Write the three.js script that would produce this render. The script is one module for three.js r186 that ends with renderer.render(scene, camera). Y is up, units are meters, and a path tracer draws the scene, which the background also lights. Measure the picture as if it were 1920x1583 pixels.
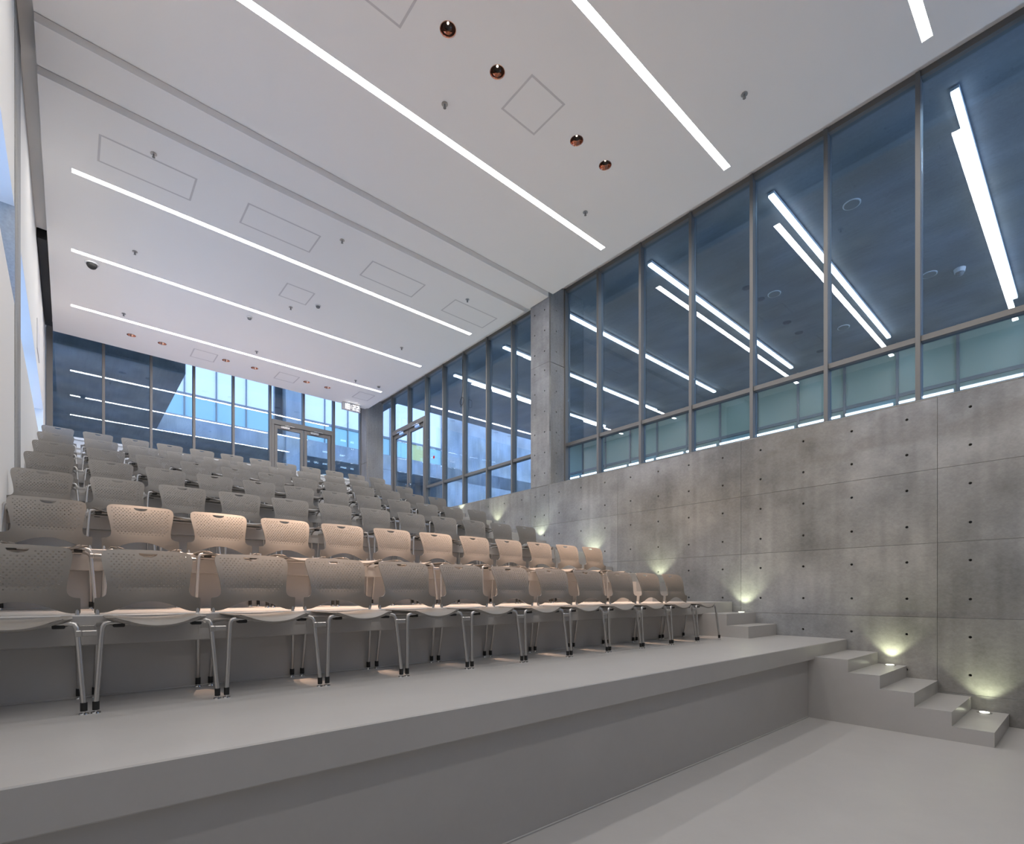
import * as THREE from 'three';
import { mergeGeometries } from 'three/addons/utils/BufferGeometryUtils.js';
import { RectAreaLightUniformsLib } from 'three/addons/lights/RectAreaLightUniformsLib.js';

// ---------------------------------------------------------------- camera, sky, exposure
// Working unit: 1 module = 0.6 m (the pitch of the tie holes and ceiling panels). (X across, Y above the first platform, D depth into the room)
const U = 0.6, Y0 = 1.447;
const mx = (X) => X * U, my = (Y) => (Y + Y0) * U, mz = (D) => -D * U;
const P = (X, Y, D) => new THREE.Vector3(mx(X), my(Y), mz(D));

RectAreaLightUniformsLib.init();
const scene = new THREE.Scene();
const camera = new THREE.PerspectiveCamera(2 * Math.atan(791.5 / 957.7) * 180 / Math.PI, 1920 / 1583, 0.05, 200);
camera.position.copy(P(0, 1, 0));
const yaw = Math.atan2(830, 957.7);
camera.lookAt(camera.position.clone().add(new THREE.Vector3(Math.sin(yaw), 0, -Math.cos(yaw))));
camera.setViewOffset(1920, 1583, 0, -322.5, 1920, 1583);

scene.background = new THREE.Color().setRGB(1.75, 2.35, 3.6);      // even dusk sky

const renderer = new THREE.WebGLRenderer({ antialias: true });
renderer.toneMapping = THREE.LinearToneMapping;
renderer.toneMappingExposure = 1.12;
renderer.shadowMap.enabled = true;

const STRIP_GLOW = 6, STRIP_LIGHT = 30, DOWN_LIGHT = 165, STEP_LIGHT = 1.0;

// ---------------------------------------------------------------- helpers
let seed = 7;
const rnd = () => { seed = (seed * 1664525 + 1013904223) >>> 0; return seed / 4294967296; };
const taken = {};
function numbered(name) {
  const n = (taken[name] = (taken[name] ?? -1) + 1);
  return n ? `${name}_${String(n).padStart(3, '0')}` : name;
}
function tag(o, label, category, group, kind) {
  o.userData.label = label; o.userData.category = category;
  if (group) o.userData.group = group;
  if (kind) o.userData.kind = kind;
  return o;
}
function thing(name, at, label, category, group, kind) {
  const o = new THREE.Group(); o.name = numbered(name); o.position.copy(at); scene.add(o);
  return tag(o, label, category, group, kind);
}
const whole = new THREE.Vector3();
function part(parent, name, geo, mat, label) {                     // geo is in world metres; parents are never turned
  parent.updateWorldMatrix(true, false);
  parent.getWorldPosition(whole);
  geo.translate(-whole.x, -whole.y, -whole.z);
  const m = new THREE.Mesh(geo, mat); m.name = name; m.castShadow = m.receiveShadow = true; parent.add(m);
  if (label) m.userData.label = label;
  return m;
}
function bevelBox(w, h, d, b = 0.004) {                             // a box with chamfered edges
  b = Math.min(b, w / 3, h / 3, d / 3);
  const x = w / 2, y = h / 2, z = d / 2, pos = [], idx = [];
  const V = (a, c, e) => { pos.push(a, c, e); return pos.length / 3 - 1; };
  const quad = (a, c, e, f) => idx.push(a, c, e, a, e, f);
  const F = {};
  for (const s of [-1, 1]) {
    F['x' + s] = [[s * x, -(y - b), -(z - b)], [s * x, y - b, -(z - b)], [s * x, y - b, z - b], [s * x, -(y - b), z - b]];
    F['y' + s] = [[-(x - b), s * y, -(z - b)], [-(x - b), s * y, z - b], [x - b, s * y, z - b], [x - b, s * y, -(z - b)]];
    F['z' + s] = [[-(x - b), -(y - b), s * z], [x - b, -(y - b), s * z], [x - b, y - b, s * z], [-(x - b), y - b, s * z]];
  }
  const push = (pts, n) => {
    const e1 = [0, 1, 2].map((k) => pts[1][k] - pts[0][k]), e2 = [0, 1, 2].map((k) => pts[2][k] - pts[0][k]);
    const c = [e1[1] * e2[2] - e1[2] * e2[1], e1[2] * e2[0] - e1[0] * e2[2], e1[0] * e2[1] - e1[1] * e2[0]];
    const o = c[0] * n[0] + c[1] * n[1] + c[2] * n[2] >= 0 ? pts : [...pts].reverse();
    const v = o.map((p) => V(...p));
    if (v.length === 4) quad(...v); else idx.push(...v);
  };
  for (const s of [-1, 1]) { push(F['x' + s], [s, 0, 0]); push(F['y' + s], [0, s, 0]); push(F['z' + s], [0, 0, s]); }
  for (const s of [-1, 1]) for (const t of [-1, 1]) {
    push([[s * x, t * (y - b), -(z - b)], [s * (x - b), t * y, -(z - b)], [s * (x - b), t * y, z - b], [s * x, t * (y - b), z - b]], [s, t, 0]);
    push([[s * x, -(y - b), t * (z - b)], [s * (x - b), -(y - b), t * z], [s * (x - b), y - b, t * z], [s * x, y - b, t * (z - b)]], [s, 0, t]);
    push([[-(x - b), s * y, t * (z - b)], [-(x - b), s * (y - b), t * z], [x - b, s * (y - b), t * z], [x - b, s * y, t * (z - b)]], [0, s, t]);
    for (const r of [-1, 1]) push([[s * x, t * (y - b), r * (z - b)], [s * (x - b), t * y, r * (z - b)], [s * (x - b), t * (y - b), r * z]], [s, t, r]);
  }
  const g = new THREE.BufferGeometry();
  g.setAttribute('position', new THREE.Float32BufferAttribute(pos, 3)); g.setIndex(idx);
  const n = g.toNonIndexed(); n.computeVertexNormals();
  return uvMetres(n);
}
function uvMetres(g) {                                              // box-projected uv in metres
  const p = g.attributes.position, n = g.attributes.normal, uv = new Float32Array(p.count * 2);
  for (let i = 0; i < p.count; i++) {
    const ax = Math.abs(n.getX(i)), ay = Math.abs(n.getY(i)), az = Math.abs(n.getZ(i));
    if (ax >= ay && ax >= az) { uv[2 * i] = p.getZ(i); uv[2 * i + 1] = p.getY(i); }
    else if (ay >= az) { uv[2 * i] = p.getX(i); uv[2 * i + 1] = p.getZ(i); }
    else { uv[2 * i] = p.getX(i); uv[2 * i + 1] = p.getY(i); }
  }
  g.setAttribute('uv', new THREE.BufferAttribute(uv, 2));
  return g;
}
function box(X0, X1, Ya, Yb, D0, D1, bevel = 0.004) {               // module coordinates -> world metres
  const g = bevelBox(Math.abs(X1 - X0) * U, Math.abs(Yb - Ya) * U, Math.abs(D1 - D0) * U, bevel);
  g.translate(mx((X0 + X1) / 2), my((Ya + Yb) / 2), mz((D0 + D1) / 2));
  return uvMetres(g);
}
const merge = (list) => mergeGeometries(list.map((g) => { const n = g.index ? g.toNonIndexed() : g; for (const k of Object.keys(n.attributes)) if (!['position', 'normal', 'uv'].includes(k)) n.deleteAttribute(k); return n; }));
function cyl(r0, r1, h, at, seg = 20) { const g = new THREE.CylinderGeometry(r0, r1, h, seg); g.translate(at.x, at.y, at.z); return g; }
function tube(points, r, seg = 14, rad = 8) {
  const c = new THREE.CatmullRomCurve3(points.map((p) => new THREE.Vector3(...p)), false, 'catmullrom', 0.35);
  return new THREE.TubeGeometry(c, seg, r, rad, false);
}

// ---------------------------------------------------------------- procedural textures
function valueNoise(w, h, cell, sd) {
  let s = sd >>> 0; const r = () => { s = (s * 1664525 + 1013904223) >>> 0; return s / 4294967296; };
  const gx = Math.ceil(w / cell[0]), gy = Math.ceil(h / cell[1]), g = new Float32Array(gx * gy);
  for (let i = 0; i < g.length; i++) g[i] = r();
  return (x, y) => {
    const fx = x / cell[0], fy = y / cell[1], ix = Math.floor(fx), iy = Math.floor(fy);
    let tx = fx - ix, ty = fy - iy; tx = tx * tx * (3 - 2 * tx); ty = ty * ty * (3 - 2 * ty);
    const a = g[(ix % gx) + (iy % gy) * gx], b = g[((ix + 1) % gx) + (iy % gy) * gx], c = g[(ix % gx) + ((iy + 1) % gy) * gx], d = g[((ix + 1) % gx) + ((iy + 1) % gy) * gx];
    return (a + (b - a) * tx) * (1 - ty) + (c + (d - c) * tx) * ty;
  };
}
function dataTexture(w, h, fn, srgb) {
  const d = new Uint8Array(w * h * 4);
  for (let y = 0; y < h; y++) for (let x = 0; x < w; x++) { const c = fn(x, y), i = 4 * (y * w + x); d[i] = c[0]; d[i + 1] = c[1]; d[i + 2] = c[2]; d[i + 3] = 255; }
  const t = new THREE.DataTexture(d, w, h); t.magFilter = THREE.LinearFilter; t.minFilter = THREE.LinearMipmapLinearFilter; t.generateMipmaps = true;
  t.wrapS = t.wrapT = THREE.RepeatWrapping; if (srgb) t.colorSpace = THREE.SRGBColorSpace; t.needsUpdate = true;
  return t;
}
function concreteMaps(size, sd, base) {
  const big = valueNoise(size, size, [size / 4, size / 4], sd), mid = valueNoise(size, size, [size / 16, size / 11], sd + 1), streak = valueNoise(size, size, [size / 128, size / 8], sd + 2);
  const fine = valueNoise(size, size, [4, 4], sd + 3), grit = valueNoise(size, size, [2, 2], sd + 4), tint = valueNoise(size, size, [size / 8, size / 8], sd + 5), fleck = valueNoise(size, size, [9, 12], sd + 6);
  const H = new Float32Array(size * size);
  const map = dataTexture(size, size, (x, y) => {
    const m = big(x, y) * 0.55 + mid(x, y) * 0.45;
    let v = base * (1 + 0.34 * (m - 0.5) + 0.06 * (streak(x, y) - 0.5) + 0.07 * (fine(x, y) - 0.5) + 0.05 * (grit(x, y) - 0.5));
    const sp = fleck(x, y); if (sp > 0.93) v *= 0.92;
    const k = (tint(x, y) - 0.5) * 0.06;
    H[y * size + x] = 0.5 + 0.25 * (fine(x, y) - 0.5) + 0.25 * (mid(x, y) - 0.5) - (sp > 0.95 ? 0.25 : 0);
    return [Math.min(255, v * (1.003 + k)), Math.min(255, v * (0.996 + k * 0.3)), Math.min(255, v * (0.983 - k))];
  }, true);
  const bump = dataTexture(size, size, (x, y) => { const h = H[y * size + x] * 255; return [h, h, h]; });
  return { map, bump };
}
const conc = concreteMaps(1024, 11, 152);
for (const t of Object.values(conc)) t.repeat.set(1 / 4.8, 1 / 4.8);
const wallMap = (() => {                                            // one unrepeated print of the cast wall: 13 m long, 5 m high
  const w = 2048, h = 1024, n = (cx, cy, sd) => valueNoise(w, h, [cx, cy], sd);
  const big = n(256, 256, 51), mid = n(90, 110, 52), small = n(28, 34, 53), streak = n(10, 150, 54), fine = n(5, 5, 55), grit = n(2, 2, 56), tint = n(200, 200, 57), edge = n(36, 26, 58), tone = n(1, 1, 59);
  const JX = [-1.8, 2.14, 6.08, 10.0, 13.06, 14.02, 17.1, 20.08], JH = [4.95, 3.5, 2.02, 0.53, -0.93];
  return dataTexture(w, h, (x, y) => {
    const D = (1 - x / w) * 13 / U, Y = y / h * 5 / U - Y0;
    const pi = JX.findIndex((d) => D < d), pj = JH.findIndex((t) => Y > t), pt = tone((pi + 2) * 7, (pj + 2) * 13) - 0.5;
    let v = 147 * (1 + 0.3 * (big(x, y) - 0.5) + 0.22 * (mid(x, y) - 0.5) + 0.12 * (small(x, y) - 0.5) + 0.09 * (streak(x, y) - 0.5) + 0.06 * (fine(x, y) - 0.5) + 0.06 * (grit(x, y) - 0.5) + 0.07 * pt);
    const e = 0.9 - ((D - 3.1) / 2.4) ** 2 - ((Y - 4.4) / 0.45) ** 2 + 1.8 * (edge(x, y) - 0.5) + 1.2 * (mid(x, y) - 0.5);       // damp-looking stain under the sill
    const st = Math.max(0, Math.min(1, e * 1.3)) * (0.05 + 0.07 * small(x, y));
    v *= 1 - st;
    const k = (tint(x, y) - 0.5) * 0.05;
    return [v * (1.004 + k + st * 0.12), v * (0.996 + k * 0.3), v * (0.983 - k - st * 0.12)].map((c) => Math.max(0, Math.min(255, c)));
  }, true);
})();
wallMap.repeat.set(1 / 13, 1 / 5);
const mott = (() => {
  const a = valueNoise(512, 512, [64, 64], 31), b = valueNoise(512, 512, [16, 16], 32), c = valueNoise(512, 512, [3, 3], 33);
  const f = (x, y) => 0.5 * a(x, y) + 0.3 * b(x, y) + 0.2 * c(x, y);
  const map = dataTexture(512, 512, (x, y) => { const v = 240 + 9 * (f(x, y) - 0.5); return [v, v, v]; }, true);
  map.repeat.set(1 / 3, 1 / 3);
  return { map };
})();

// ---------------------------------------------------------------- materials
const std = (o) => new THREE.MeshStandardMaterial(o);
const lin = (r, g, b) => new THREE.Color().setRGB(r, g, b);
const M = {
  ceiling: std({ color: lin(0.93, 0.925, 0.92), roughness: 0.9 }),
  dark: std({ color: lin(0.1, 0.1, 0.1), roughness: 0.8 }),
  white: std({ color: lin(0.76, 0.74, 0.71), roughness: 0.8 }),
  gloss: std({ color: lin(0.88, 0.88, 0.88), roughness: 0.35 }),
  epoxy: std({ color: lin(0.55, 0.532, 0.515), roughness: 0.3, map: mott.map }),
  concrete: std({ color: lin(1, 1, 1), map: conc.map, bumpMap: conc.bump, bumpScale: 0.0015, roughness: 0.8 }),
  cast: std({ color: lin(1, 1, 1), map: wallMap, bumpMap: conc.bump, bumpScale: 0.0012, roughness: 0.8 }),
  tie: std({ color: lin(0.1, 0.1, 0.1), roughness: 0.9 }),
  slate: std({ color: lin(0.7, 0.74, 0.8), map: conc.map, roughness: 0.85 }),
  frame: std({ color: lin(0.2, 0.195, 0.19), roughness: 0.5, metalness: 0.3 }),
  glass: new THREE.MeshPhysicalMaterial({ color: lin(0.76, 0.87, 0.96), roughness: 0, transmission: 1, thickness: 0, ior: 1.62 }),
  black: std({ color: lin(0.012, 0.012, 0.012), roughness: 0.6 }),
  shell: std({ color: lin(0.22, 0.2, 0.178), roughness: 0.45 }),
  steel: std({ color: lin(0.5, 0.48, 0.46), roughness: 0.35, metalness: 0.75 }),
  chrome: std({ color: lin(0.75, 0.75, 0.75), roughness: 0.12, metalness: 1 }),
  copper: std({ color: lin(0.86, 0.52, 0.4), roughness: 0.04, metalness: 1 }),
  baffle: std({ color: lin(0.012, 0.007, 0.005), roughness: 0.15 }),
  line: std({ color: lin(0.66, 0.65, 0.66), roughness: 0.8 }),
  fixture: std({ color: lin(0.8, 0.8, 0.8), roughness: 0.5 }),
  grey: std({ color: lin(0.2, 0.2, 0.2), roughness: 0.5 }),
  strip: std({ color: lin(0.9, 0.9, 0.9), emissive: lin(1, 0.962, 0.925), emissiveIntensity: STRIP_GLOW }),
  bulb: std({ color: lin(1, 0.9, 0.8), emissive: lin(1, 0.8, 0.62), emissiveIntensity: 6 }),
  stepGlow: std({ color: lin(1, 1, 0.9), emissive: lin(0.95, 1, 0.74), emissiveIntensity: 5 }),
  digits: std({ color: lin(1, 1, 1), emissive: lin(1, 1, 1), emissiveIntensity: 1.4 }),
  frost: std({ color: lin(0.37, 0.42, 0.31), roughness: 0.35 }),
  facade: std({ color: lin(1.0, 1.0, 1.0), map: conc.map, roughness: 0.85 }),
  paving: std({ color: lin(0.42, 0.42, 0.42), roughness: 0.9 }),
  blind: std({ color: lin(0.9, 0.8, 0.8), roughness: 0.5 }),
  greenPanel: std({ color: lin(0.36, 0.52, 0.5), roughness: 0.4 }),
  yellowPanel: std({ color: lin(0.62, 0.56, 0.2), roughness: 0.5 }),
  red: std({ color: lin(0.7, 0.02, 0.03), roughness: 0.4 }),
};

// ---------------------------------------------------------------- room shell
const XL = -0.75, XW = 13.08, XG = 14.02, DG = 28.7, CEIL = 11.716, FLOOR = -Y0, LAND = 4.8, SILL = 4.95, H = 0.8, PITCH = 2.5, F1 = 6.3;
{
  const f = thing('floor', P(6, FLOOR, 0), 'pale grey epoxy floor in front of the tiered platform', 'floor', null, 'structure');
  part(f, 'floor_slab', box(-1.4, 14.1, FLOOR - 0.4, FLOOR, -8.2, 3.95, 0), M.epoxy);
}
// platform, tiers and landing: a slab with a nosing over a set-back riser
function tier(name, label, Yt, Ybase, Df, Dend, xr) {
  const t = thing(name, P(6, Ybase, Df), label, 'seating tier', 'seating tiers', 'structure');
  part(t, 'tread_slab', box(-0.94, xr, Yt - 0.29, Yt, Df, Dend, 0.006), M.epoxy);
  part(t, 'riser', box(-0.94, xr, Ybase - 0.3, Yt - 0.29, Df + 0.12, Dend, 0.002), M.epoxy);
  part(t, 'base_bead', box(-0.94, name === 'stage_platform' ? 11.08 : 11.52, Ybase, Ybase + 0.018, Df + 0.1, Df + 0.12, 0.002), M.epoxy);
}
tier('stage_platform', 'broad grey platform edge under the front row of chairs', 0, FLOOR, 3.7, F1 + 0.12, 13.06);
const ordinal = ['first', 'second', 'third', 'fourth', 'fifth', 'sixth', 'seventh', 'eighth', 'ninth', 'tenth', 'eleventh', 'twelfth'];
for (let k = 1; k <= 5; k++) tier('seating_tier', `grey concrete seating tier carrying the ${ordinal[k]} row of chairs`, k * H, (k - 1) * H, F1 + (k - 1) * PITCH, F1 + k * PITCH + 0.12, 13.06);
tier('landing_tier', 'topmost grey landing carrying the rearmost row and the white counter', LAND, LAND - H, F1 + 5 * PITCH, 28.9, 13.06);
{
  const l = thing('landing_threshold', P(13.5, LAND, 24), 'narrow grey landing strip along the side glazing and doors', 'landing', null, 'structure');
  part(l, 'threshold_slab', box(13.08, 14.1, LAND - 0.4, LAND, 20.1, 28.9, 0.003), M.epoxy);
}
// stairs
function flight(label, fronts, tops, base, x0, x1, dEnd) {
  const s = thing('stair_flight', P((x0 + x1) / 2, base, fronts[0]), label, 'steps', 'stair flights along the concrete wall', 'structure');
  fronts.forEach((d, i) => part(s, 'step', box(x0, x1, i ? tops[i - 1] - 0.02 : base, tops[i], d, i < fronts.length - 1 ? Math.max(fronts[i + 1] + 0.02, d + 0.1) : dEnd, 0.008), M.epoxy));
  return s;
}
{
  const r = Y0 / 6, fr = [1.11, 1.63, 2.13, 2.63, 3.13], tp = fr.map((_, i) => FLOOR + r * (i + 1));
  const s = thing('stair_flight', P(12.1, FLOOR, 1.11), 'lower flight of five grey steps from the floor to the platform', 'steps', 'stair flights along the concrete wall', 'structure');
  fr.forEach((d, i) => part(s, 'step', box(11.1, 13.06, i === 0 ? FLOOR : tp[i - 1], tp[i], d, 3.82, 0), M.epoxy));
}
for (let k = 0; k < 6; k++) {
  const F = F1 + k * PITCH, b = k * H, s = thing('stair_flight', P(12.3, b, F - 1.1), `pair of grey steps beside the concrete wall up to the ${ordinal[k + 1]} row`, 'steps', 'stair flights along the concrete wall', 'structure');
  part(s, 'step', box(11.54, 13.06, b, b + H / 3, F - 1.1, F + 0.12, 0), M.epoxy);
  part(s, 'step', box(11.54, 13.06, b + H / 3, b + 2 * H / 3, F - 0.6, F + 0.12, 0), M.epoxy);
}
// concrete wall on the right: form panels with recessed joints and tie holes
function panelGeo(D0, D1, Ya, Yb, holes, thick = 0.05) {
  const g = 0.003, sh = new THREE.Shape();                          // shape plane: a along +D (world -z), b up, both in metres
  const a0 = D0 * U + g / 2, a1 = D1 * U - g / 2, b0 = my(Ya) + g / 2, b1 = my(Yb) - g / 2;
  sh.moveTo(a0, b0); sh.lineTo(a1, b0); sh.lineTo(a1, b1); sh.lineTo(a0, b1); sh.closePath();
  for (const [d, y] of holes) { const p = new THREE.Path(); p.absarc(d * U, my(y), 0.0155, 0, Math.PI * 2, true); sh.holes.push(p); }
  const e = new THREE.ExtrudeGeometry(sh, { depth: thick, bevelEnabled: true, bevelThickness: 0.0015, bevelSize: 0.0015, bevelOffset: -0.0015, bevelSegments: 1, curveSegments: 6 });
  e.clearGroups();
  e.rotateY(Math.PI / 2);                                           // (a, b, t) -> (t, b, -a)
  return uvMetres(e);
}
const HY = [4.6, 3.87, 3.13, 2.38, 1.65, 0.9, 0.17, -0.56], JY = [4.95, 3.5, 2.02, 0.53, -0.93, FLOOR], JD = [-8.2, -5.75, -1.8, 2.14, 6.08, 10.0, 13.06, 14.02, 17.1, 20.08];
const HD = (a, b) => { const n = Math.max(2, Math.round(b - a)), r = []; for (let i = 0; i < n; i++) r.push(a + (b - a) * (i + 0.5) / n); return r; };
function placePanel(parent, g, X) { g.translate(mx(X), 0, 0); return part(parent, 'panel', g, M.cast); }
{
  const w = thing('wall_right', P(13.5, FLOOR, 8), 'tall grey board-formed concrete wall beside the stairs', 'wall', null, 'structure');
  part(w, 'wall_core', box(13.14, 14.0, FLOOR - 0.3, SILL - 0.01, -8.2, 20.1, 0), M.tie);
  part(w, 'coping', box(13.085, 14.1, SILL - 0.03, SILL, -8.2, 20.1, 0.004), M.concrete);
  for (let i = 0; i < JD.length - 1; i++) for (let j = 0; j < JY.length - 1; j++) {
    const hs = []; for (const d of HD(JD[i], JD[i + 1])) for (const y of HY) if (y < JY[j] && y > JY[j + 1] + 0.05) hs.push([d, y]);
    placePanel(w, panelGeo(JD[i], JD[i + 1], JY[j + 1], JY[j] - (j ? 0 : 0.03), hs, j >= 3 ? 0.066 : 0.05), j >= 3 ? XW - 0.02 : XW);
  }
  const p = thing('wall_pier', P(13.5, SILL, 13.5), 'square concrete pier rising between the two bands of side windows', 'pier', null, 'structure');
  part(p, 'pier_core', box(13.14, 14.1, SILL, 12.3, 13.08, 14.0, 0), M.concrete);
  const PY = [4.95, 9.4, 12.3];
  for (let j = 0; j < 2; j++) {
    const hs = []; for (let y = PY[j] + 0.45; y < PY[j + 1] - 0.1; y += 0.75) for (const d of [13.28, 13.8]) hs.push([d, y]);
    placePanel(p, panelGeo(13.04, 14.02, PY[j], PY[j + 1], hs), XW);
  }
  // side face of the pier towards the camera
  for (let j = 0; j < 2; j++) {
    const g = 0.012, sh = new THREE.Shape(), a0 = mx(XW) + 0.004, a1 = mx(14.1), b0 = my(PY[j]) + g / 2, b1 = my(PY[j + 1]) - g / 2;
    sh.moveTo(a0, b0); sh.lineTo(a1, b0); sh.lineTo(a1, b1); sh.lineTo(a0, b1); sh.closePath();
    for (let y = PY[j] + 0.45; y < PY[j + 1] - 0.1; y += 0.75) { const q = new THREE.Path(); q.absarc(mx(13.45), my(y), 0.0155, 0, Math.PI * 2, true); sh.holes.push(q); }
    const e = new THREE.ExtrudeGeometry(sh, { depth: 0.022, bevelEnabled: false, curveSegments: 6 }); e.clearGroups(); e.translate(0, 0, mz(13.08));
    part(p, 'panel', uvMetres(e), M.concrete);
  }
  const q = thing('corner_pier', P(13.5, LAND, 28.2), 'shaded concrete column in the far right corner of the hall', 'pier', null, 'structure');
  part(q, 'pier_body', box(13.0, 14.0, LAND, 12.3, 27.75, 28.6, 0.006), M.concrete);
  for (const [a, b] of [[LAND, 8.6], [8.62, 12.3]]) part(q, 'panel', box(12.97, 13.0, a, b, 27.8, 28.5, 0.003), M.concrete);
}
// left wall with strip window and concrete pier
{
  const w = thing('wall_left', P(-0.9, FLOOR, 14), 'white painted side wall with a long strip window', 'wall', null, 'structure');
  part(w, 'wall_panel', box(-1.5, -0.96, FLOOR - 0.3, 12.6, -8.2, 9.3, 0), M.white);
  part(w, 'wall_panel', box(-1.5, XL, FLOOR, 6.25, 9.3, 29, 0), M.white);
  part(w, 'wall_panel', box(-1.5, XL, 8.0, 12.6, 9.3, 29, 0), M.white);
  part(w, 'wall_panel', box(-1.5, XL, 6.25, 8.0, 26.3, 29, 0), M.white);
  part(w, 'wall_panel', box(-1.5, XL, 6.25, 8.0, 9.3, 9.6, 0), M.white);
  part(w, 'pier', box(-1.5, XL + 0.012, FLOOR, 12.6, 12.85, 14.22, 0.003), M.concrete, 'bare concrete pier strip in the white wall');
  part(w, 'vent_grille', box(XL, XL + 0.02, 8.5, 9.4, 21.2, 22.6, 0.002), M.line);
  const s = thing('window_4', P(-1.2, 6.25, 18), 'long strip window high in the white left wall', 'window', null, 'structure');
  for (const [a, b] of [[9.6, 12.85], [14.22, 20.2], [20.2, 26.3]]) part(s, 'pane', box(-1.3, -1.28, 6.25, 8.0, a, b, 0), M.glass);
  part(s, 'mullion', box(-1.36, -1.22, 6.25, 8.0, 20.12, 20.28, 0.002), M.frame);
}
// wall behind the camera
{
  const w = thing('wall_front', P(6, FLOOR, -8), 'dark grey end wall behind the viewer', 'wall', null, 'structure');
  part(w, 'wall_panel', box(-1.5, 14.2, FLOOR - 0.3, 12.6, -8.6, -8.2, 0), M.dark);
}
// ceiling: three slabs with shadow gaps, slots for the strips and holes for the downlights
const STRIPS = [[25.03, 0], [21.0, 1], [17.05, 2], [10.13, 3], [6.17, 4], [2.2, 5], [-1.76, 6]], SX0 = 0.035, SX1 = 12.53, SW = 0.085;
const DLX = [1.94, 3.0, 5.43, 6.64, 9.06, 10.12], DLR = 0.145;
{
  const c = thing('ceiling', P(6, CEIL, 10), 'white suspended ceiling with shadow gaps', 'ceiling', null, 'structure');
  const slab = (D0, D1) => {
    const sh = new THREE.Shape(), a = mx(-0.5), b = mx(XW - 0.02);
    sh.moveTo(a, D0 * U); sh.lineTo(b, D0 * U); sh.lineTo(b, D1 * U); sh.lineTo(a, D1 * U); sh.closePath();
    for (const [d] of STRIPS) if (d > D0 && d < D1) { const h = new THREE.Path(); h.moveTo(mx(SX0), (d - SW) * U); h.lineTo(mx(SX0), (d + SW) * U); h.lineTo(mx(SX1), (d + SW) * U); h.lineTo(mx(SX1), (d - SW) * U); h.closePath(); sh.holes.push(h); }
    for (const d of [8.12, 26.31]) if (d > D0 && d < D1) for (const x of DLX) { const h = new THREE.Path(); h.absarc(mx(x), d * U, DLR * U, 0, Math.PI * 2, true); sh.holes.push(h); }
    const e = new THREE.ExtrudeGeometry(sh, { depth: 0.1, bevelEnabled: false, curveSegments: 16 }); e.clearGroups();
    e.rotateX(-Math.PI / 2); e.translate(0, my(CEIL), 0);
    return uvMetres(e);
  };
  for (const [a, b] of [[-8.1, 12.84], [13.06, 14.1], [14.34, 27.95]]) part(c, 'ceiling_panel', slab(a, b), M.ceiling);
  part(c, 'ceiling_deck', box(-1.5, 14.6, 12.32, 12.8, -8.6, 29.3, 0), M.ceiling);
  for (const [a, b] of [[12.8, 13.1], [14.06, 14.38]]) part(c, 'gap_cover', box(-0.5, XW - 0.02, CEIL + 0.18, CEIL + 0.3, a, b, 0), M.ceiling);
  for (const [a, b] of [[-8.1, 20.9]]) part(c, 'edge_upstand', box(-0.96, -0.5, 12.0, 12.32, a, b, 0), M.ceiling);
  part(c, 'service_slot', box(XL + 0.02, -0.52, 11.75, 12.31, 21.0, 27.6, 0), M.black, 'black open slot between ceiling and wall');
}
// ---------------------------------------------------------------- glazing
const XF0 = 13.86, XF1 = 14.12;                                     // depth of the side frames
const sideM = [13.02, 11.46, 9.72, 7.96, 6.17, 4.38, 2.6, 0.82, -0.96, -2.74, -4.52, -6.3, -8.1];
{
  const w = thing('window_1', P(14, SILL, 6), 'tall tinted side windows above the concrete wall near the viewer', 'window', null, 'structure');
  for (let i = 0; i < sideM.length; i++) {
    part(w, 'mullion', box(XF0, XF1, SILL, 12.3, sideM[i] - 0.045, sideM[i] + 0.045, 0.002), M.frame);
    if (i) {
      const a = sideM[i] + 0.045, b = sideM[i - 1] - 0.045;
      part(w, 'pane', box(14.01, 14.03, 6.58, 12.2, a, b, 0), M.glass);
      part(w, 'pane', box(14.01, 14.03, SILL + 0.1, 6.47, a, b, 0), M.glass);
      part(w, 'transom', box(XF0 + 0.04, XF1, 6.46, 6.58, a, b, 0.002), M.frame);
      part(w, 'head_rail', box(XF0 + 0.04, XF1, 12.18, 12.34, a, b, 0.002), M.frame);
      part(w, 'sill_rail', box(XF0 + 0.04, XF1, SILL, SILL + 0.1, a, b, 0.002), M.frame);
    }
  }
}
const farM = [14.06, 16.03, 17.72, 19.5, 21.2, 22.82, 24.6, 26.5, 28.3];
{
  const w = thing('window_2', P(14, SILL, 18), 'tall side windows between the pier and the rear corner', 'window', null, 'structure');
  for (let i = 0; i < farM.length; i++) {
    const door = i === 6;
    part(w, 'mullion', box(XF0, XF1, door ? 10.2 : i > 4 ? LAND : SILL, 12.3, farM[i] - 0.045, farM[i] + 0.045, 0.002), M.frame);
    if (!i) continue;
    const a = farM[i - 1] + 0.045, b = farM[i] - 0.045, inDoor = i === 6 || i === 7, bottom = i > 4 ? LAND : SILL;
    part(w, 'head_rail', box(XF0 + 0.04, XF1, 12.18, 12.34, a, b, 0.002), M.frame);
    if (inDoor) { part(w, 'pane', box(14.01, 14.03, 10.2, 12.2, a, b, 0), M.glass); continue; }
    part(w, 'pane', box(14.01, 14.03, 6.58, 12.2, a, b, 0), M.glass);
    part(w, 'pane', box(14.01, 14.03, bottom + 0.1, 6.47, a, b, 0), M.glass);
    part(w, 'transom', box(XF0 + 0.04, XF1, 6.46, 6.58, a, b, 0.002), M.frame);
    part(w, 'sill_rail', box(XF0 + 0.04, XF1, bottom, bottom + 0.1, a, b, 0.002), M.frame);
  }
}
const rearM = [-0.62, 1.13, 2.84, 4.53, 6.23, 7.97, 9.68, 11.36, 12.96];
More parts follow.
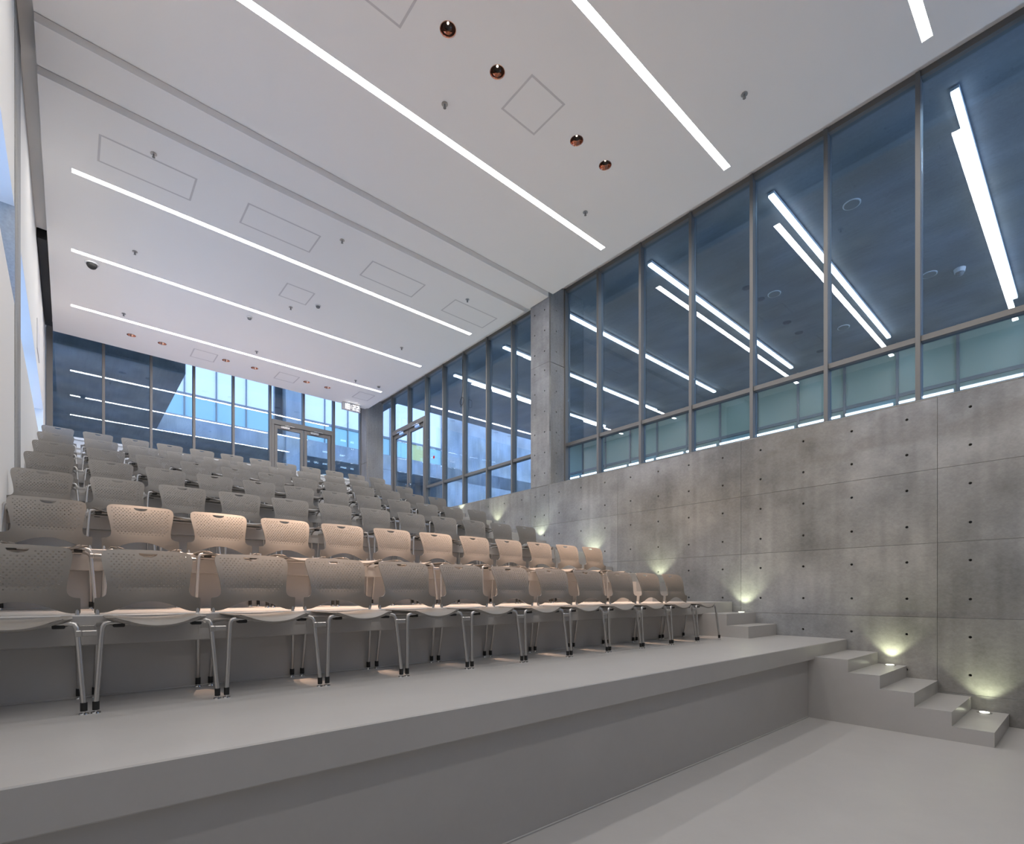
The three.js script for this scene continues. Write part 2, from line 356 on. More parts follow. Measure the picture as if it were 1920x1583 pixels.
{
  const w = thing('window_3', P(6, LAND, DG), 'full width rear glazing behind the last row of chairs', 'window', null, 'structure');
  for (let i = 0; i < rearM.length; i++) {
    const door = i === 6, wdt = i === 0 ? 0.1 : 0.05;
    part(w, 'mullion', box(rearM[i] - wdt, rearM[i] + wdt, door ? 10.2 : LAND, 12.3, DG - 0.2, DG + 0.06, 0.002), M.frame);
    if (!i) continue;
    const a = rearM[i - 1] + 0.05, b = rearM[i] - 0.05, inDoor = i === 6 || i === 7;
    part(w, 'head_rail', box(a, b, 12.18, 12.34, DG - 0.16, DG + 0.06, 0.002), M.frame);
    part(w, 'pane', box(a, b, inDoor ? 10.2 : LAND + 0.1, 12.2, DG - 0.03, DG - 0.01, 0), M.glass);
    if (!inDoor) part(w, 'sill_rail', box(a, b, LAND, LAND + 0.1, DG - 0.16, DG + 0.06, 0.002), M.frame);
  }
}
// double doors
{
  const d = thing('door_1', P(9.68, LAND, DG), 'glazed double door with closers in the rear glazing', 'door', null, 'structure');
  part(d, 'door_frame', merge([box(8.02, 11.31, 9.95, 10.2, DG - 0.22, DG + 0.06), box(8.02, 8.14, LAND, 9.95, DG - 0.22, DG + 0.06), box(11.19, 11.31, LAND, 9.95, DG - 0.22, DG + 0.06)]), M.frame);
  for (const [a, b, hx] of [[8.16, 9.66, 9.45], [9.7, 11.17, 9.9]]) {
    const l = part(d, 'door_leaf', merge([box(a, a + 0.16, LAND + 0.03, 9.93, DG - 0.16, DG - 0.04), box(b - 0.16, b, LAND + 0.03, 9.93, DG - 0.16, DG - 0.04), box(a + 0.16, b - 0.16, 9.75, 9.93, DG - 0.16, DG - 0.04), box(a + 0.16, b - 0.16, LAND + 0.03, LAND + 0.3, DG - 0.16, DG - 0.04)]), M.frame);
    part(l, 'pane', box(a + 0.16, b - 0.16, LAND + 0.3, 9.75, DG - 0.11, DG - 0.09, 0), M.glass);
    part(l, 'handle', box(hx - 0.03, hx + 0.03, 6.3, 7.3, DG - 0.3, DG - 0.24), M.chrome);
    part(l, 'door_closer', merge([box(a + 0.3, a + 0.75, 9.78, 9.9, DG - 0.3, DG - 0.16), box(a + 0.5, a + 1.0, 9.93, 9.97, DG - 0.3, DG - 0.26)]), M.chrome);
  }
  const s = thing('door_2', P(14, LAND, 24.66), 'glazed double door in the side windows near the corner column', 'door', null, 'structure');
  part(s, 'door_frame', merge([box(XF0 - 0.02, XF1, 9.95, 10.2, 22.87, 26.45), box(XF0 - 0.02, XF1, LAND, 9.95, 22.87, 22.99), box(XF0 - 0.02, XF1, LAND, 9.95, 26.33, 26.45)]), M.frame);
  for (const [a, b, hd] of [[23.01, 24.64, 24.45], [24.68, 26.31, 24.9]]) {
    const l = part(s, 'door_leaf', merge([box(13.93, 14.05, LAND + 0.03, 9.93, a, a + 0.16), box(13.93, 14.05, LAND + 0.03, 9.93, b - 0.16, b), box(13.93, 14.05, 9.75, 9.93, a + 0.16, b - 0.16), box(13.93, 14.05, LAND + 0.03, LAND + 0.3, a + 0.16, b - 0.16)]), M.frame);
    part(l, 'pane', box(13.98, 14.0, LAND + 0.3, 9.75, a + 0.16, b - 0.16, 0), M.glass);
    const kn = new THREE.CylinderGeometry(0.055, 0.055, 0.03, 24); kn.rotateZ(Math.PI / 2); kn.translate(mx(13.88), my(6.9), mz(hd));
    part(l, 'pull_disc', kn, M.chrome);
    part(l, 'door_closer', merge([box(13.78, 13.93, 9.78, 9.9, a + 0.3, a + 0.75), box(13.78, 13.82, 9.93, 9.97, a + 0.5, a + 1.0)]), M.chrome);
  }
}
// ---------------------------------------------------------------- lobby beyond the side windows
{
  const s = thing('neighbour_hall', P(21, LAND, 10), 'dim concrete hall seen through the side windows', 'hall', null, 'structure');
  part(s, 'hall_ceiling', box(14.62, 28.3, 12.22, 12.6, -8.6, 27.2, 0), M.slate, 'dark board-marked concrete ceiling');
  part(s, 'hall_ceiling', box(14.13, 14.62, 12.22, 12.31, -8.6, 29.3, 0), M.slate);
  part(s, 'hall_floor', box(14.12, 28.3, LAND - 0.4, LAND, -8.6, 27.2, 0), M.paving);
  const g = thing('frosted_partition', P(27.9, LAND, 10), 'greenish frosted glass partition on the far side of the neighbouring hall', 'partition', null, 'structure');
  for (let d = -8.4, i = 0; d < 26; d += 2.05, i++) {
    part(g, 'panel', box(27.9, 28.0, 9.9, 12.2, d + 0.05, d + 2.0, 0), M.frost);
    part(g, 'panel', box(27.9, 28.0, LAND, 9.75, d + 0.05, d + 2.0, 0), i % 3 === 1 ? M.greenPanel : M.frost);
    part(g, 'post', box(27.82, 28.02, LAND, 12.2, d - 0.05, d + 0.05), M.frame);
    part(g, 'rail', box(27.84, 28.02, 9.75, 9.9, d + 0.05, d + 2.0), M.frame);
  }
}
for (let d = -0.2, i = 0; d < 26; d += 2.05, i++) {
  const f = thing('hall_cove_light', P(27.6, 9.4, d + 1.02), `thin white cove light low behind the side windows, ${ordinal[i] ?? 'last'} from the right`, 'light', 'cove lights in the neighbouring hall');
  part(f, 'housing', box(27.62, 27.8, 9.36, 9.5, d + 0.1, d + 1.95, 0.002), M.fixture);
  part(f, 'diffuser', box(27.58, 27.618, 9.385, 9.455, d + 0.11, d + 1.94, 0.002), M.strip);
}
function hallStrip(d, x0, x1, label) {
  const f = thing('hall_light_strip', P((x0 + x1) / 2, 12.1, d), label, 'light', 'ceiling light strips in the neighbouring hall');
  const n = 5;
  for (let k = 0; k < n; k++) {
    const a = x0 + (x1 - x0) * k / n, b = x0 + (x1 - x0) * (k + 1) / n - 0.03;
    part(f, 'housing', box(a, b, 12.12, 12.2, d - 0.08, d + 0.08), M.fixture);
    part(f, 'diffuser', box(a, b, 12.06, 12.118, d - 0.07, d + 0.07, 0.003), M.strip);
  }
  const l = new THREE.RectAreaLight(lin(0.52, 0.78, 1), 9, (x1 - x0) * U, 0.14 * U); l.position.copy(P((x0 + x1) / 2, 12.02, d)); l.rotation.x = -Math.PI / 2; l.name = 'hall_strip_light'; scene.add(l);
}
[[2.12, 'rightmost'], [6.02, 'second from right'], [9.95, 'third from right'], [13.9, 'fourth from right'], [17.6, 'fifth from right'], [21.5, 'farthest']].forEach(([d, w]) => hallStrip(d, 14.75, 26.8, `white light strip on the hall ceiling beyond side windows, ${w}`));
// round loudspeakers and camera on the hall ceiling
const onCeil = (px, py, Y) => { const u = (px - 960) / 957.7, v = (1114 - py) / 957.7, s = Math.sin(yaw), c = Math.cos(yaw), t = (Y - 1) / v; return [(s + u * c) * t, (c - u * s) * t]; };
[[17.0, 4.7, 'nearest the window head'], [19.9, 8.0, 'left of the light strips'], [22.8, 3.95, 'above the frosted panels at right'], [24.6, 7.1, 'deepest in the hall']].forEach(([x, d, w]) => {
  const o = thing('ceiling_speaker', P(x, 12.22, d), `round ceiling loudspeaker in the neighbouring hall, ${w}`, 'speaker', 'loudspeakers in the neighbouring hall');
  part(o, 'rim', cyl(0.135, 0.135, 0.014, P(x, 12.21, d), 28), M.fixture); part(o, 'grille', cyl(0.115, 0.115, 0.012, P(x, 12.195, d), 28), M.grey);
});
{
  const o = thing('hall_camera', P(23.2, 12.22, 3.2), 'white dome camera on the neighbouring hall ceiling', 'camera');
  part(o, 'base', cyl(0.1, 0.085, 0.08, P(23.2, 12.15, 3.2)), M.fixture); const g = new THREE.SphereGeometry(0.07, 20, 12); g.translate(mx(23.2), my(12.07), mz(3.2)); part(o, 'dome', g, M.grey);
}
// ---------------------------------------------------------------- courtyard and building outside
{
  const y = thing('courtyard_paving', P(10, LAND, 40), 'paved courtyard outside the rear glazing', 'paving', null, 'structure');
  part(y, 'paving_slab', box(-14, 46, LAND - 0.5, LAND - 0.06, 28.95, 46, 0), M.paving);
  part(y, 'paving_slab', box(14.14, 46, LAND - 0.5, LAND - 0.06, 27.25, 28.95, 0), M.paving);
  const b = thing('courtyard_building', P(16, LAND, 40.3), 'pale concrete building across the courtyard with a glazed upper band', 'building');
  part(b, 'wall', box(-14, 46, 11.7, 13.0, 40.3, 44.2, 0.02), M.facade);
  part(b, 'wall', box(26.3, 46, LAND, 20, 40.3, 44.3, 0.02), M.facade);
  part(b, 'back_wall', box(-14, 26.3, LAND, 11.7, 44, 44.3, 0), M.facade);
  part(b, 'pilaster', box(12.3, 13.56, LAND, 20, 40.1, 41, 0.02), M.facade);
  part(b, 'pilaster', box(20.2, 21.2, LAND, 11.7, 40.25, 41, 0.02), M.facade);
  part(b, 'parapet', box(-14, 46, 18.4, 20, 40.3, 44.2, 0.02), M.facade);
  part(b, 'upper_back', box(-14, 26.3, 13, 18.4, 42.4, 42.6, 0), M.facade);
  for (let x = 2.1, i = 0; x < 26; x += 1.9, i++) {
    if (x > 11.4 && x < 13.4) continue;
    const x1 = x + 1.82;
    part(b, 'window', box(x, x1, 14.6, 18.4, 40.5, 40.56, 0), M.blind);
    part(b, 'window', box(x, x1, 13.0, 14.42, 40.5, 40.56, 0), x > 20 ? (i % 2 ? M.yellowPanel : M.greenPanel) : M.greenPanel);
    part(b, 'mullion', box(x1, x1 + 0.08, 13, 18.4, 40.42, 40.6), M.frame);
    part(b, 'transom', box(x, x1, 14.42, 14.6, 40.44, 40.6), M.frame);
  }
  const cpy = thing('courtyard_canopy', P(-3, 11.75, 34), 'dark concrete canopy over the left part of the courtyard', 'canopy');
  part(cpy, 'canopy_slab', box(-14, 4.3, 11.75, 12.6, 29.35, 40.28, 0.01), M.facade);
  part(cpy, 'canopy_wall', box(-3.6, -3.2, LAND, 11.75, 29.35, 40.28, 0.01), M.facade);
}
// ---------------------------------------------------------------- lamps of the room
const stripWords = ['nearest the rear glazing', 'second from the rear glazing', 'third from the rear glazing', 'long one crossing the middle of the picture', 'upper right one ending at the side windows', 'shortest visible piece in the upper right corner', 'behind the viewer'];
STRIPS.forEach(([d, i]) => {
  const f = thing('ceiling_light_strip', P(6.28, CEIL, d), `recessed white linear ceiling light, ${stripWords[i]}`, 'light', 'linear ceiling lights');
  part(f, 'housing', merge([box(SX0, SX1, CEIL + 0.06, CEIL + 0.14, d - SW + 0.005, d + SW - 0.005, 0), box(SX0, SX0 + 0.012, CEIL + 0.002, CEIL + 0.06, d - SW + 0.005, d + SW - 0.005, 0), box(SX1 - 0.012, SX1, CEIL + 0.002, CEIL + 0.06, d - SW + 0.005, d + SW - 0.005, 0)]), M.fixture);
  part(f, 'diffuser', box(SX0 + 0.015, SX1 - 0.015, CEIL + 0.004, CEIL + 0.055, d - SW + 0.008, d + SW - 0.008, 0), M.strip);
  const l = new THREE.RectAreaLight(lin(1, 0.962, 0.925), STRIP_LIGHT, (SX1 - SX0) * U, 2 * SW * U); l.position.copy(P(6.28, CEIL - 0.006, d)); l.rotation.x = -Math.PI / 2; l.name = 'ceiling_strip_light'; scene.add(l);
});
const cup = new THREE.LatheGeometry([[0.094, -0.002], [0.0885, -0.004], [0.0855, 0.0], [0.0825, 0.016], [0.0765, 0.036], [0.066, 0.056]].map(([r, y]) => new THREE.Vector2(r, y)), 40);
const baffle = new THREE.LatheGeometry([[0.066, 0.056], [0.058, 0.066], [0.03, 0.093], [0.0, 0.096]].map(([r, y]) => new THREE.Vector2(r, y)), 32);
const bulbG = new THREE.SphereGeometry(0.012, 16, 10);
const dlWords = ['first', 'second', 'third', 'fourth', 'fifth', 'sixth'];
for (const [d, where] of [[8.12, 'above the second row'], [26.31, 'near the rear glazing']]) DLX.forEach((x, i) => {
  const o = thing('copper_downlight', P(x, CEIL, d), `round copper recessed downlight ${where}, ${dlWords[i]} from the left wall`, 'downlight', `downlights ${where}`);
  const c = new THREE.Mesh(cup, M.copper); c.name = 'reflector'; c.castShadow = c.receiveShadow = true; o.add(c);
  const f = new THREE.Mesh(baffle, M.baffle); f.name = 'baffle'; f.castShadow = f.receiveShadow = true; o.add(f);
  const b = new THREE.Mesh(bulbG, M.bulb); b.name = 'bulb'; b.position.y = 0.072; o.add(b);
  const s = new THREE.SpotLight(lin(1, 0.66, 0.46), DOWN_LIGHT, 0, d < 20 ? 0.24 : 0.4, 0.6, 2); s.position.copy(P(x, CEIL - 0.02, d)); s.intensity *= d < 20 ? 1 : 0.3; s.target.position.copy(P(x, 0, d)); s.castShadow = true; s.shadow.radius = 2.5; s.name = 'downlight_spot'; scene.add(s, s.target);
});
// step lights
const stepSpots = [[12.83, FLOOR + Y0 / 6, 1.42, 'in the bottom step'], [12.9, FLOOR + 4 * Y0 / 6, 2.88, 'in the fourth lower step']];
for (let k = 0; k < 6; k++) stepSpots.push([12.86, k * H + 2 * H / 3, F1 - 0.6 + k * PITCH + 0.27, `in the steps up to the ${ordinal[k + 1]} row`]);
for (const [x, y, d, w] of stepSpots) {
  const o = thing('step_uplight', P(x, y, d), `small round uplight glowing ${w} beside the concrete wall`, 'uplight', 'uplights in the steps');
  part(o, 'rim', cyl(0.062, 0.066, 0.006, P(x, y + 0.005, d), 28), M.steel); part(o, 'lens', cyl(0.042, 0.042, 0.005, P(x, y + 0.013, d), 28), M.stepGlow);
  const s = new THREE.SpotLight(lin(0.92, 1, 0.68), STEP_LIGHT, 0, 0.86, 0.3, 2); s.position.copy(P(x, y + 0.03, d)); s.target.position.copy(P(x + 0.06, y + 1.2, d)); s.castShadow = true; s.shadow.radius = 1.5; s.name = 'step_spot'; scene.add(s, s.target);
}
// ---------------------------------------------------------------- ceiling fittings
const sprinkG = { plate: new THREE.CylinderGeometry(0.04, 0.042, 0.008, 20), stem: new THREE.CylinderGeometry(0.01, 0.012, 0.045, 10), plume: new THREE.CylinderGeometry(0.02, 0.02, 0.004, 12) };
for (const [x, d, w] of [[6.2, 9.4, 'below the long middle strip, left one'], [10.94, 9.48, 'below the long middle strip, right one'], [10.93, 5.01, 'beside the upper right strip'], [1.55, 15.1, 'by the left access panel'], [6.24, 15.05, 'between the second and third access panels'], [10.94, 15.1, 'by the rightmost access panel'],
  [1.55, 19.8, 'in front of the second rear strip, at left'], [6.25, 19.83, 'in front of the second rear strip, at middle'], [10.92, 19.93, 'in front of the second rear strip, at right'], [1.57, 24.46, 'in front of the rearmost strip, at left'], [6.25, 24.43, 'in front of the rearmost strip, at middle'], [10.85, 24.5, 'in front of the rearmost strip, at right']]) {
  const o = thing('sprinkler_head', P(x, CEIL, d), `small metal sprinkler head ${w}`, 'sprinkler', 'ceiling sprinkler heads');
  for (const [n, g, y] of [['plate', sprinkG.plate, -0.004], ['stem', sprinkG.stem, -0.03], ['deflector', sprinkG.plume, -0.054]]) { const m = new THREE.Mesh(g, n === 'plate' ? M.steel : M.grey); m.name = n; m.position.y = y; m.castShadow = m.receiveShadow = true; o.add(m); }
}
for (const [x, d, w] of [[5.27, 21.6, 'behind the second rear strip'], [6.98, 19.06, 'by the small square panel'], [12.05, 24.4, 'at the right end of the rearmost strip']]) {
  const o = thing('smoke_detector', P(x, CEIL, d), `white smoke detector ${w}`, 'detector', 'ceiling smoke detectors');
  part(o, 'base', cyl(0.06, 0.056, 0.02, P(x, CEIL - 0.018, d), 24), M.fixture); part(o, 'head', cyl(0.045, 0.036, 0.03, P(x, CEIL - 0.058, d), 24), M.grey);
}
{
  const o = thing('dome_camera', P(0.55, CEIL, 21.43), 'dark dome camera on the ceiling near the left wall', 'camera');
  part(o, 'collar', cyl(0.115, 0.105, 0.024, P(0.55, CEIL - 0.02, 21.43), 28), M.fixture);
  const g = new THREE.SphereGeometry(0.085, 24, 14, 0, Math.PI * 2, Math.PI / 2, Math.PI / 2); g.translate(mx(0.55), my(CEIL - 0.04), mz(21.43)); part(o, 'dome', g, M.black);
}
function accessPanel(x0, x1, d0, d1, w) {
  const o = thing('access_panel', P((x0 + x1) / 2, CEIL, (d0 + d1) / 2), `flush white access panel in the ceiling, ${w}`, 'ceiling panel', 'ceiling access panels');
  const t = 0.045, a = CEIL - 0.004, b = CEIL - 0.0005;
  part(o, 'trim', merge([box(x0, x1, a, b, d0, d0 + t, 0), box(x0, x1, a, b, d1 - t, d1, 0), box(x0, x0 + t, a, b, d0 + t, d1 - t, 0), box(x1 - t, x1, a, b, d0 + t, d1 - t, 0)]), M.line);
  part(o, 'hatch', box(x0 + t, x1 - t, CEIL - 0.003, b, d0 + t, d1 - t, 0), M.ceiling);
}
accessPanel(0.52, 2.5, 15.28, 16.26, 'largest, at the far left'); accessPanel(3.7, 5.7, 15.3, 16.28, 'second of the four long ones'); accessPanel(7.36, 9.34, 15.34, 16.32, 'third of the four long ones'); accessPanel(10.6, 12.58, 15.38, 16.34, 'rightmost of the four long ones');
accessPanel(5.66, 6.63, 18.36, 19.34, 'small square between two rear strips'); accessPanel(4.1, 5.05, 25.92, 26.9, 'between the rear downlights at left'); accessPanel(7.65, 8.62, 25.95, 26.9, 'between the rear downlights at right'); accessPanel(11.6, 12.5, 25.7, 26.7, 'in the far right corner above the clock');
accessPanel(7.2, 8.2, 7.68, 8.68, 'square between the copper downlights'); accessPanel(3.74, 4.74, 7.7, 8.7, 'cut by the top edge of the picture');

// digital clock hanging from the ceiling at the back
{
  const o = thing('digital_clock', P(12, 11.3, 27.7), 'white digital clock reading 18:22 hanging by the rear glazing', 'clock');
  part(o, 'case', box(11.46, 12.52, 11.3, 11.7, 27.6, 27.75, 0.008), M.line);
  const seg = { 1: 'bc', 2: 'abged', 8: 'abcdefg' };
  [['1', 11.52], ['8', 11.72], ['2', 12.06], ['2', 12.28]].forEach(([ch, x]) => {
    const w = 0.15, h = 0.28, y = 11.36, t = 0.04, m = y + h / 2, L = [];
    const S = { a: [x, x + w, y + h - t, y + h], g: [x, x + w, m - t / 2, m + t / 2], d: [x, x + w, y, y + t], b: [x + w - t, x + w, m, y + h], c: [x + w - t, x + w, y, m], f: [x, x + t, m, y + h], e: [x, x + t, y, m] };
    for (const k of seg[ch]) L.push(box(...S[k], 27.585, 27.599, 0.001));
    part(o, 'digit', merge(L), M.digits);
  });
  part(o, 'colon', merge([box(11.94, 11.98, 11.43, 11.47, 27.585, 27.599, 0.001), box(11.94, 11.98, 11.54, 11.58, 27.585, 27.599, 0.001)]), M.digits);
}
// small red disc sign on the side glazing, loose cable on a mullion
{
  const g = new THREE.CylinderGeometry(0.045, 0.045, 0.006, 28); g.rotateZ(Math.PI / 2); g.translate(mx(13.99), my(7.95), mz(22.2));
  const o = thing('warning_disc', P(13.99, 7.95, 22.2), 'small red round disc on the side glazing', 'sign'); part(o, 'disc', g, M.red);
  const c = thing('loose_cable', P(13.8, 9.6, 19.45), 'loose dark cable dangling from a mullion of the side windows', 'cable');
  const pt = (X, Y, D) => P(X, Y, D).toArray();
  part(c, 'cord', tube([pt(13.82, 11.9, 19.46), pt(13.82, 10.6, 19.44), pt(13.8, 10.2, 19.5), pt(13.78, 9.9, 19.62), pt(13.76, 9.75, 19.4), pt(13.78, 10.0, 19.3), pt(13.8, 10.15, 19.5), pt(13.78, 9.7, 19.55)], 0.007, 40, 6), M.black);
}
// white counter behind the last row
{
  const o = thing('white_counter', P(5.3, LAND, 22.9), 'long low white counter behind the rearmost row', 'counter');
  part(o, 'front_panel', box(0.0, 10.6, LAND + 0.02, 6.2, 22.65, 22.75), M.gloss); part(o, 'top', box(-0.03, 10.63, 6.2, 6.28, 22.6, 23.3), M.gloss);
  for (const x of [0.0, 3.5, 7.0, 10.5]) part(o, 'side_panel', box(x, x + 0.1, LAND, 6.2, 22.75, 23.25), M.gloss);
}
// ---------------------------------------------------------------- chairs
const bendZ = (x, y) => {
  const t = Math.max(0, y - 0.49), k = Math.min(1, Math.max(0, (y - 0.5) / 0.14));
  return -0.222 + 0.2 * t - 1.1 * t * t - 0.03 * k * Math.max(0, 1 - (x / 0.235) ** 2);
};
function split(g, most) {                                           // halves every edge longer than most, so that a bent sheet follows its curve
  const p = g.attributes.position, n = g.attributes.normal, outP = [], outN = [];
  const mid = (a, b) => [(a[0] + b[0]) / 2, (a[1] + b[1]) / 2, (a[2] + b[2]) / 2];
  const long = (a, b) => (a[0] - b[0]) ** 2 + (a[1] - b[1]) ** 2 > most * most;
  const walk = (a, b, c, nn) => {
    const ab = long(a, b), bc = long(b, c), ca = long(c, a);
    if (!ab && !bc && !ca) { outP.push(...a, ...b, ...c); outN.push(...nn, ...nn, ...nn); return; }
    if (ab && bc && ca) { const m = mid(a, b), q = mid(b, c), r = mid(c, a); walk(a, m, r, nn); walk(m, b, q, nn); walk(r, q, c, nn); walk(m, q, r, nn); return; }
    if (ab && bc) { const m = mid(a, b), q = mid(b, c); walk(m, b, q, nn); walk(a, m, q, nn); walk(a, q, c, nn); return; }
    if (bc && ca) { walk(b, c, a, nn); return; }
    if (ca && ab) { walk(c, a, b, nn); return; }
    if (ab) { const m = mid(a, b); walk(a, m, c, nn); walk(m, b, c, nn); return; }
    if (bc) { walk(b, c, a, nn); return; }
    walk(c, a, b, nn);
  };
  const v = (i) => [p.getX(i), p.getY(i), p.getZ(i)];
  for (let i = 0; i < p.count; i += 3) walk(v(i), v(i + 1), v(i + 2), [n.getX(i), n.getY(i), n.getZ(i)]);
  const o = new THREE.BufferGeometry(); o.setAttribute('position', new THREE.Float32BufferAttribute(outP, 3)); o.setAttribute('normal', new THREE.Float32BufferAttribute(outN, 3));
  return o;
}
const backGeo = (() => {
  const sh = new THREE.Shape();
  sh.moveTo(0, 0.556);
  const half = (s) => s > 0
    ? () => { sh.bezierCurveTo(0.1, 0.556, 0.16, 0.498, 0.222, 0.49); sh.lineTo(0.258, 0.489); sh.quadraticCurveTo(0.264, 0.489, 0.264, 0.496); sh.lineTo(0.264, 0.57); sh.quadraticCurveTo(0.264, 0.577, 0.256, 0.577); sh.quadraticCurveTo(0.205, 0.578, 0.204, 0.622); sh.bezierCurveTo(0.206, 0.69, 0.222, 0.74, 0.23, 0.805); sh.bezierCurveTo(0.232, 0.85, 0.222, 0.864, 0.176, 0.869); sh.quadraticCurveTo(0.09, 0.874, 0, 0.875); }
    : () => { sh.quadraticCurveTo(-0.09, 0.874, -0.176, 0.869); sh.bezierCurveTo(-0.222, 0.864, -0.232, 0.85, -0.23, 0.805); sh.bezierCurveTo(-0.222, 0.74, -0.206, 0.69, -0.204, 0.622); sh.quadraticCurveTo(-0.205, 0.578, -0.256, 0.577); sh.quadraticCurveTo(-0.264, 0.577, -0.264, 0.57); sh.lineTo(-0.264, 0.496); sh.quadraticCurveTo(-0.264, 0.489, -0.258, 0.489); sh.lineTo(-0.222, 0.49); sh.bezierCurveTo(-0.16, 0.498, -0.1, 0.556, 0, 0.556); };
  half(1)(); half(-1)();
  const grip = new THREE.Path(); grip.moveTo(-0.048, 0.852); grip.lineTo(0.048, 0.852); grip.bezierCurveTo(0.046, 0.838, 0.03, 0.829, 0, 0.828); grip.bezierCurveTo(-0.03, 0.829, -0.046, 0.838, -0.048, 0.852); sh.holes.push(grip);
  for (let r = 0; r < 15; r++) {
    const y = 0.622 + r * 0.0155, wid = (y < 0.66 ? 0.17 + (y - 0.622) * 0.4 : 0.185 + (y - 0.66) * 0.08);
    for (let c = -9; c <= 9; c++) {
      const x = (c + (r % 2) / 2) * 0.0245;
      if (Math.abs(x) > wid || (y > 0.812 && Math.abs(x) < 0.07)) continue;
      const h = new THREE.Path(); const a = 0.005, b = 0.0026;
      h.moveTo(x - a, y); h.lineTo(x - a * 0.5, y + b); h.lineTo(x + a * 0.5, y + b); h.lineTo(x + a, y); h.lineTo(x + a * 0.5, y - b); h.lineTo(x - a * 0.5, y - b); h.closePath(); sh.holes.push(h);
    }
  }
  let e = new THREE.ExtrudeGeometry(sh, { depth: 0.008, bevelEnabled: false, curveSegments: 10 });
  e = split(e, 0.03);
  const p = e.attributes.position, n = e.attributes.normal;
  const cap = new Int8Array(p.count);
  for (let i = 0; i < p.count; i++) cap[i] = Math.round(n.getZ(i));
  for (let i = 0; i < p.count; i++) { const x = p.getX(i), y = p.getY(i); p.setZ(i, bendZ(x, y) + p.getZ(i)); }
  e.computeVertexNormals();
  for (let i = 0; i < p.count; i++) if (cap[i]) {
    const x = p.getX(i), y = p.getY(i), h = 0.004, v = new THREE.Vector3(-(bendZ(x + h, y) - bendZ(x - h, y)) / (2 * h), -(bendZ(x, y + h) - bendZ(x, y - h)) / (2 * h), 1).normalize().multiplyScalar(cap[i]);
    n.setXYZ(i, v.x, v.y, v.z);
  }
  return e;
})();
const seatGeo = (() => {
  const nx = 20, nz = 26, pos = [], idx = [];
  const hw = (v) => { const f = Math.max(0, 1 - (1 - v) * 0.455 / 0.06), b = Math.max(0, 1 - v * 0.455 / 0.05); return 0.228 - 0.05 * (1 - Math.sqrt(1 - f * f)) - 0.04 * (1 - Math.sqrt(1 - b * b)); };
  const top = (u, v) => { const z = -0.2 + 0.455 * v, f = Math.max(0, (v - 0.72) / 0.28); return [u * hw(v), 0.464 + 0.013 * u * u - 0.006 * (1 - u * u) * Math.sin(v * 3) - 0.032 * f * f * (1 - 0.97 * u * u), z - 0.02 * u * u * u * u * f]; };
  const at = (i, j, k) => (j * (nx + 1) + i) * 2 + k;
  for (let j = 0; j <= nz; j++) for (let i = 0; i <= nx; i++) {
    const u = i / nx * 2 - 1, v = Math.sin((j / nz - 0.5) * Math.PI) * 0.5 + 0.5, q = top(u, v), edge = i === 0 || i === nx || j === 0 || j === nz;
    pos.push(...q, q[0], q[1] - (edge ? 0.006 : 0.014), q[2]);
  }
  for (let j = 0; j < nz; j++) for (let i = 0; i < nx; i++) {
    const a = at(i, j, 0), b = at(i + 1, j, 0), c = at(i + 1, j + 1, 0), d = at(i, j + 1, 0);
    idx.push(a, d, c, a, c, b, a + 1, c + 1, d + 1, a + 1, b + 1, c + 1);
  }
  for (let i = 0; i < nx; i++) { let a = at(i, 0, 0), b = at(i + 1, 0, 0); idx.push(a, b, b + 1, a, b + 1, a + 1); a = at(i, nz, 0); b = at(i + 1, nz, 0); idx.push(a, b + 1, b, a, a + 1, b + 1); }
  for (let j = 0; j < nz; j++) { let a = at(0, j, 0), b = at(0, j + 1, 0); idx.push(a, b + 1, b, a, a + 1, b + 1); a = at(nx, j, 0); b = at(nx, j + 1, 0); idx.push(a, b, b + 1, a, b + 1, a + 1); }
  const g = new THREE.BufferGeometry(); g.setAttribute('position', new THREE.Float32BufferAttribute(pos, 3)); g.setIndex(idx); g.computeVertexNormals();
  return g;
})();
const legF = (s) => tube([[s * 0.15, 0.447, 0.2], [s * 0.205, 0.452, 0.208], [s * 0.232, 0.447, 0.213], [s * 0.244, 0.425, 0.219], [s * 0.252, 0.33, 0.229], [s * 0.262, 0.17, 0.245], [s * 0.27, 0.055, 0.257]], 0.0118, 22, 9);
const legR = (s) => tube([[s * 0.25, 0.52, -0.222], [s * 0.25, 0.44, -0.208], [s * 0.25, 0.34, -0.208], [s * 0.254, 0.2, -0.225], [s * 0.258, 0.055, -0.252]], 0.0105, 14, 8);
const footG = new THREE.CylinderGeometry(0.0145, 0.0145, 0.042, 12), glideG = mergeGeometries([new THREE.CylinderGeometry(0.0195, 0.021, 0.006, 14).translate(0, 0.003, 0), new THREE.CylinderGeometry(0.006, 0.006, 0.014, 8).translate(0, 0.012, 0)]);
const legGeo = { F1: legF(1), 'F-1': legF(-1), R1: legR(1), 'R-1': legR(-1) };
const frameGeo = merge([tube([[-0.205, 0.459, 0.2], [-0.205, 0.455, 0.0], [-0.25, 0.44, -0.19], [-0.25, 0.43, -0.208]], 0.0105, 12, 8), tube([[0.205, 0.459, 0.2], [0.205, 0.455, 0.0], [0.25, 0.44, -0.19], [0.25, 0.43, -0.208]], 0.0105, 12, 8), tube([[-0.205, 0.452, 0.12], [0, 0.452, 0.12], [0.205, 0.452, 0.12]], 0.009, 4, 8), tube([[-0.22, 0.448, -0.1], [0, 0.448, -0.1], [0.22, 0.448, -0.1]], 0.009, 4, 8)]).translate(0, -0.012, 0);
const mountGeo = bevelBox(0.05, 0.022, 0.05, 0.004);
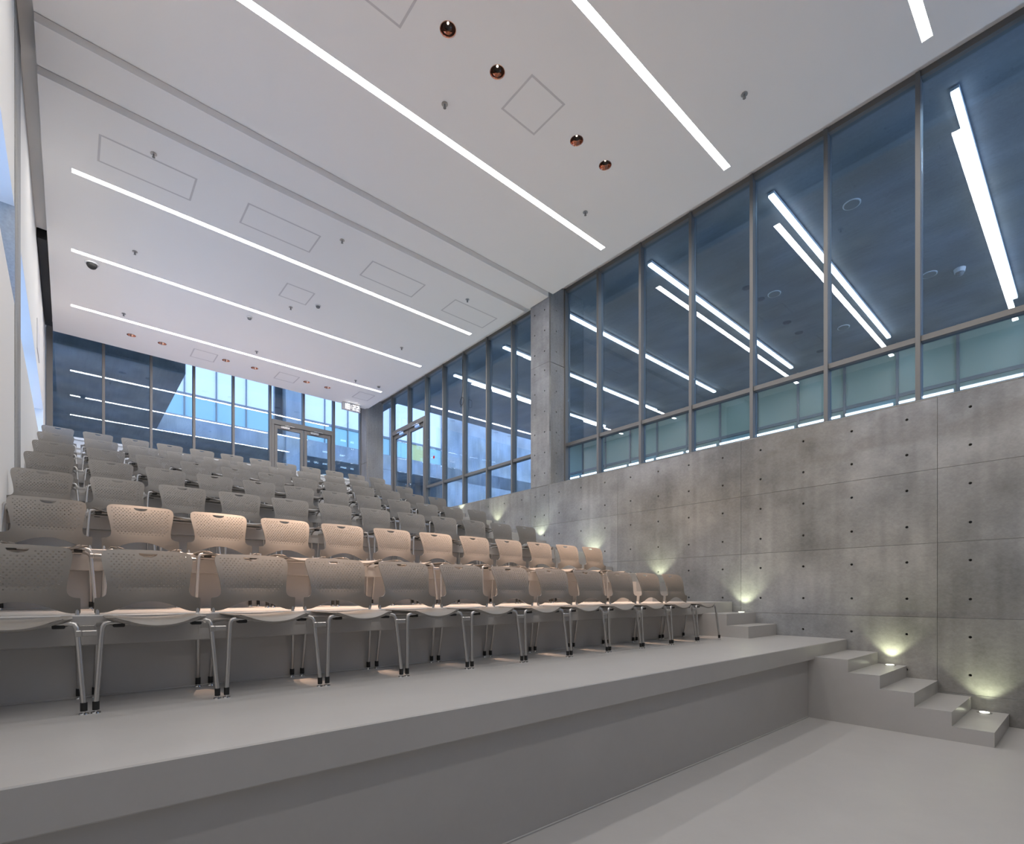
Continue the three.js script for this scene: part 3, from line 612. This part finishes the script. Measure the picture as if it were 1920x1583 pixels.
const clampGeo = merge([(() => { const g = bevelBox(0.062, 0.03, 0.02, 0.004); g.translate(0.2925, 0.4, 0.222); return g; })(), (() => { const g = bevelBox(0.026, 0.034, 0.032, 0.005); g.translate(0.25, 0.4, 0.222); return g; })()]);
const rearClampGeo = (() => { const g = bevelBox(0.07, 0.045, 0.018, 0.004); g.translate(0.2925, 0.4, -0.206); return g; })();
function makeChair() {
  const c = new THREE.Group();
  const add = (p, n, g, m) => { const o = new THREE.Mesh(g, m); o.name = n; o.castShadow = o.receiveShadow = true; p.add(o); return o; };
  add(c, 'seat', seatGeo, M.shell); add(c, 'backrest', backGeo, M.shell); add(c, 'seat_frame', frameGeo, M.steel); for (const [s, z] of [[-1, 0.19], [1, 0.19], [-1, -0.13], [1, -0.13]]) add(c, 'seat_mount', mountGeo, M.black).position.set(s * 0.175, 0.437, z);
  for (const [k, s, x, z] of [['F', 1, 0.2706, 0.2585], ['F', -1, -0.2706, 0.2585], ['R', 1, 0.2585, -0.2545], ['R', -1, -0.2585, -0.2545]]) {
    const l = add(c, 'leg', legGeo[k + s], M.steel);
    add(l, 'ferrule', footG, M.black).position.set(x, 0.037, z);
    add(l, 'glide', glideG, M.chrome).position.set(x, 0, z);
  }
  add(c, 'ganging_clamp', clampGeo, M.steel); add(c, 'ganging_clamp', rearClampGeo, M.steel);
  return c;
}
const proto = makeChair();
const rows = [-0.36, -0.21, -0.33, -0.3, -0.28, -0.28, -0.27], rowWord = ['front row', 'second row', 'third row', 'fourth row', 'fifth row', 'sixth row', 'rearmost row'];
rows.forEach((c0, r) => {
  for (let i = 0; i < 12; i++) {
    const c = proto.clone(); c.name = numbered('stacking_chair');
    if (i === 11) c.children.filter((m) => m.name === 'ganging_clamp').forEach((m) => c.remove(m));
    c.position.copy(P(c0 + 0.98 * i, r * H, 5.97 + PITCH * r));
    tag(c, `beige perforated stacking chair, ${ordinal[i]} from the left wall in the ${rowWord[r]}`, 'chair', `chairs of the ${rowWord[r]}`);
    scene.add(c);
  }
});

renderer.render(scene, camera);
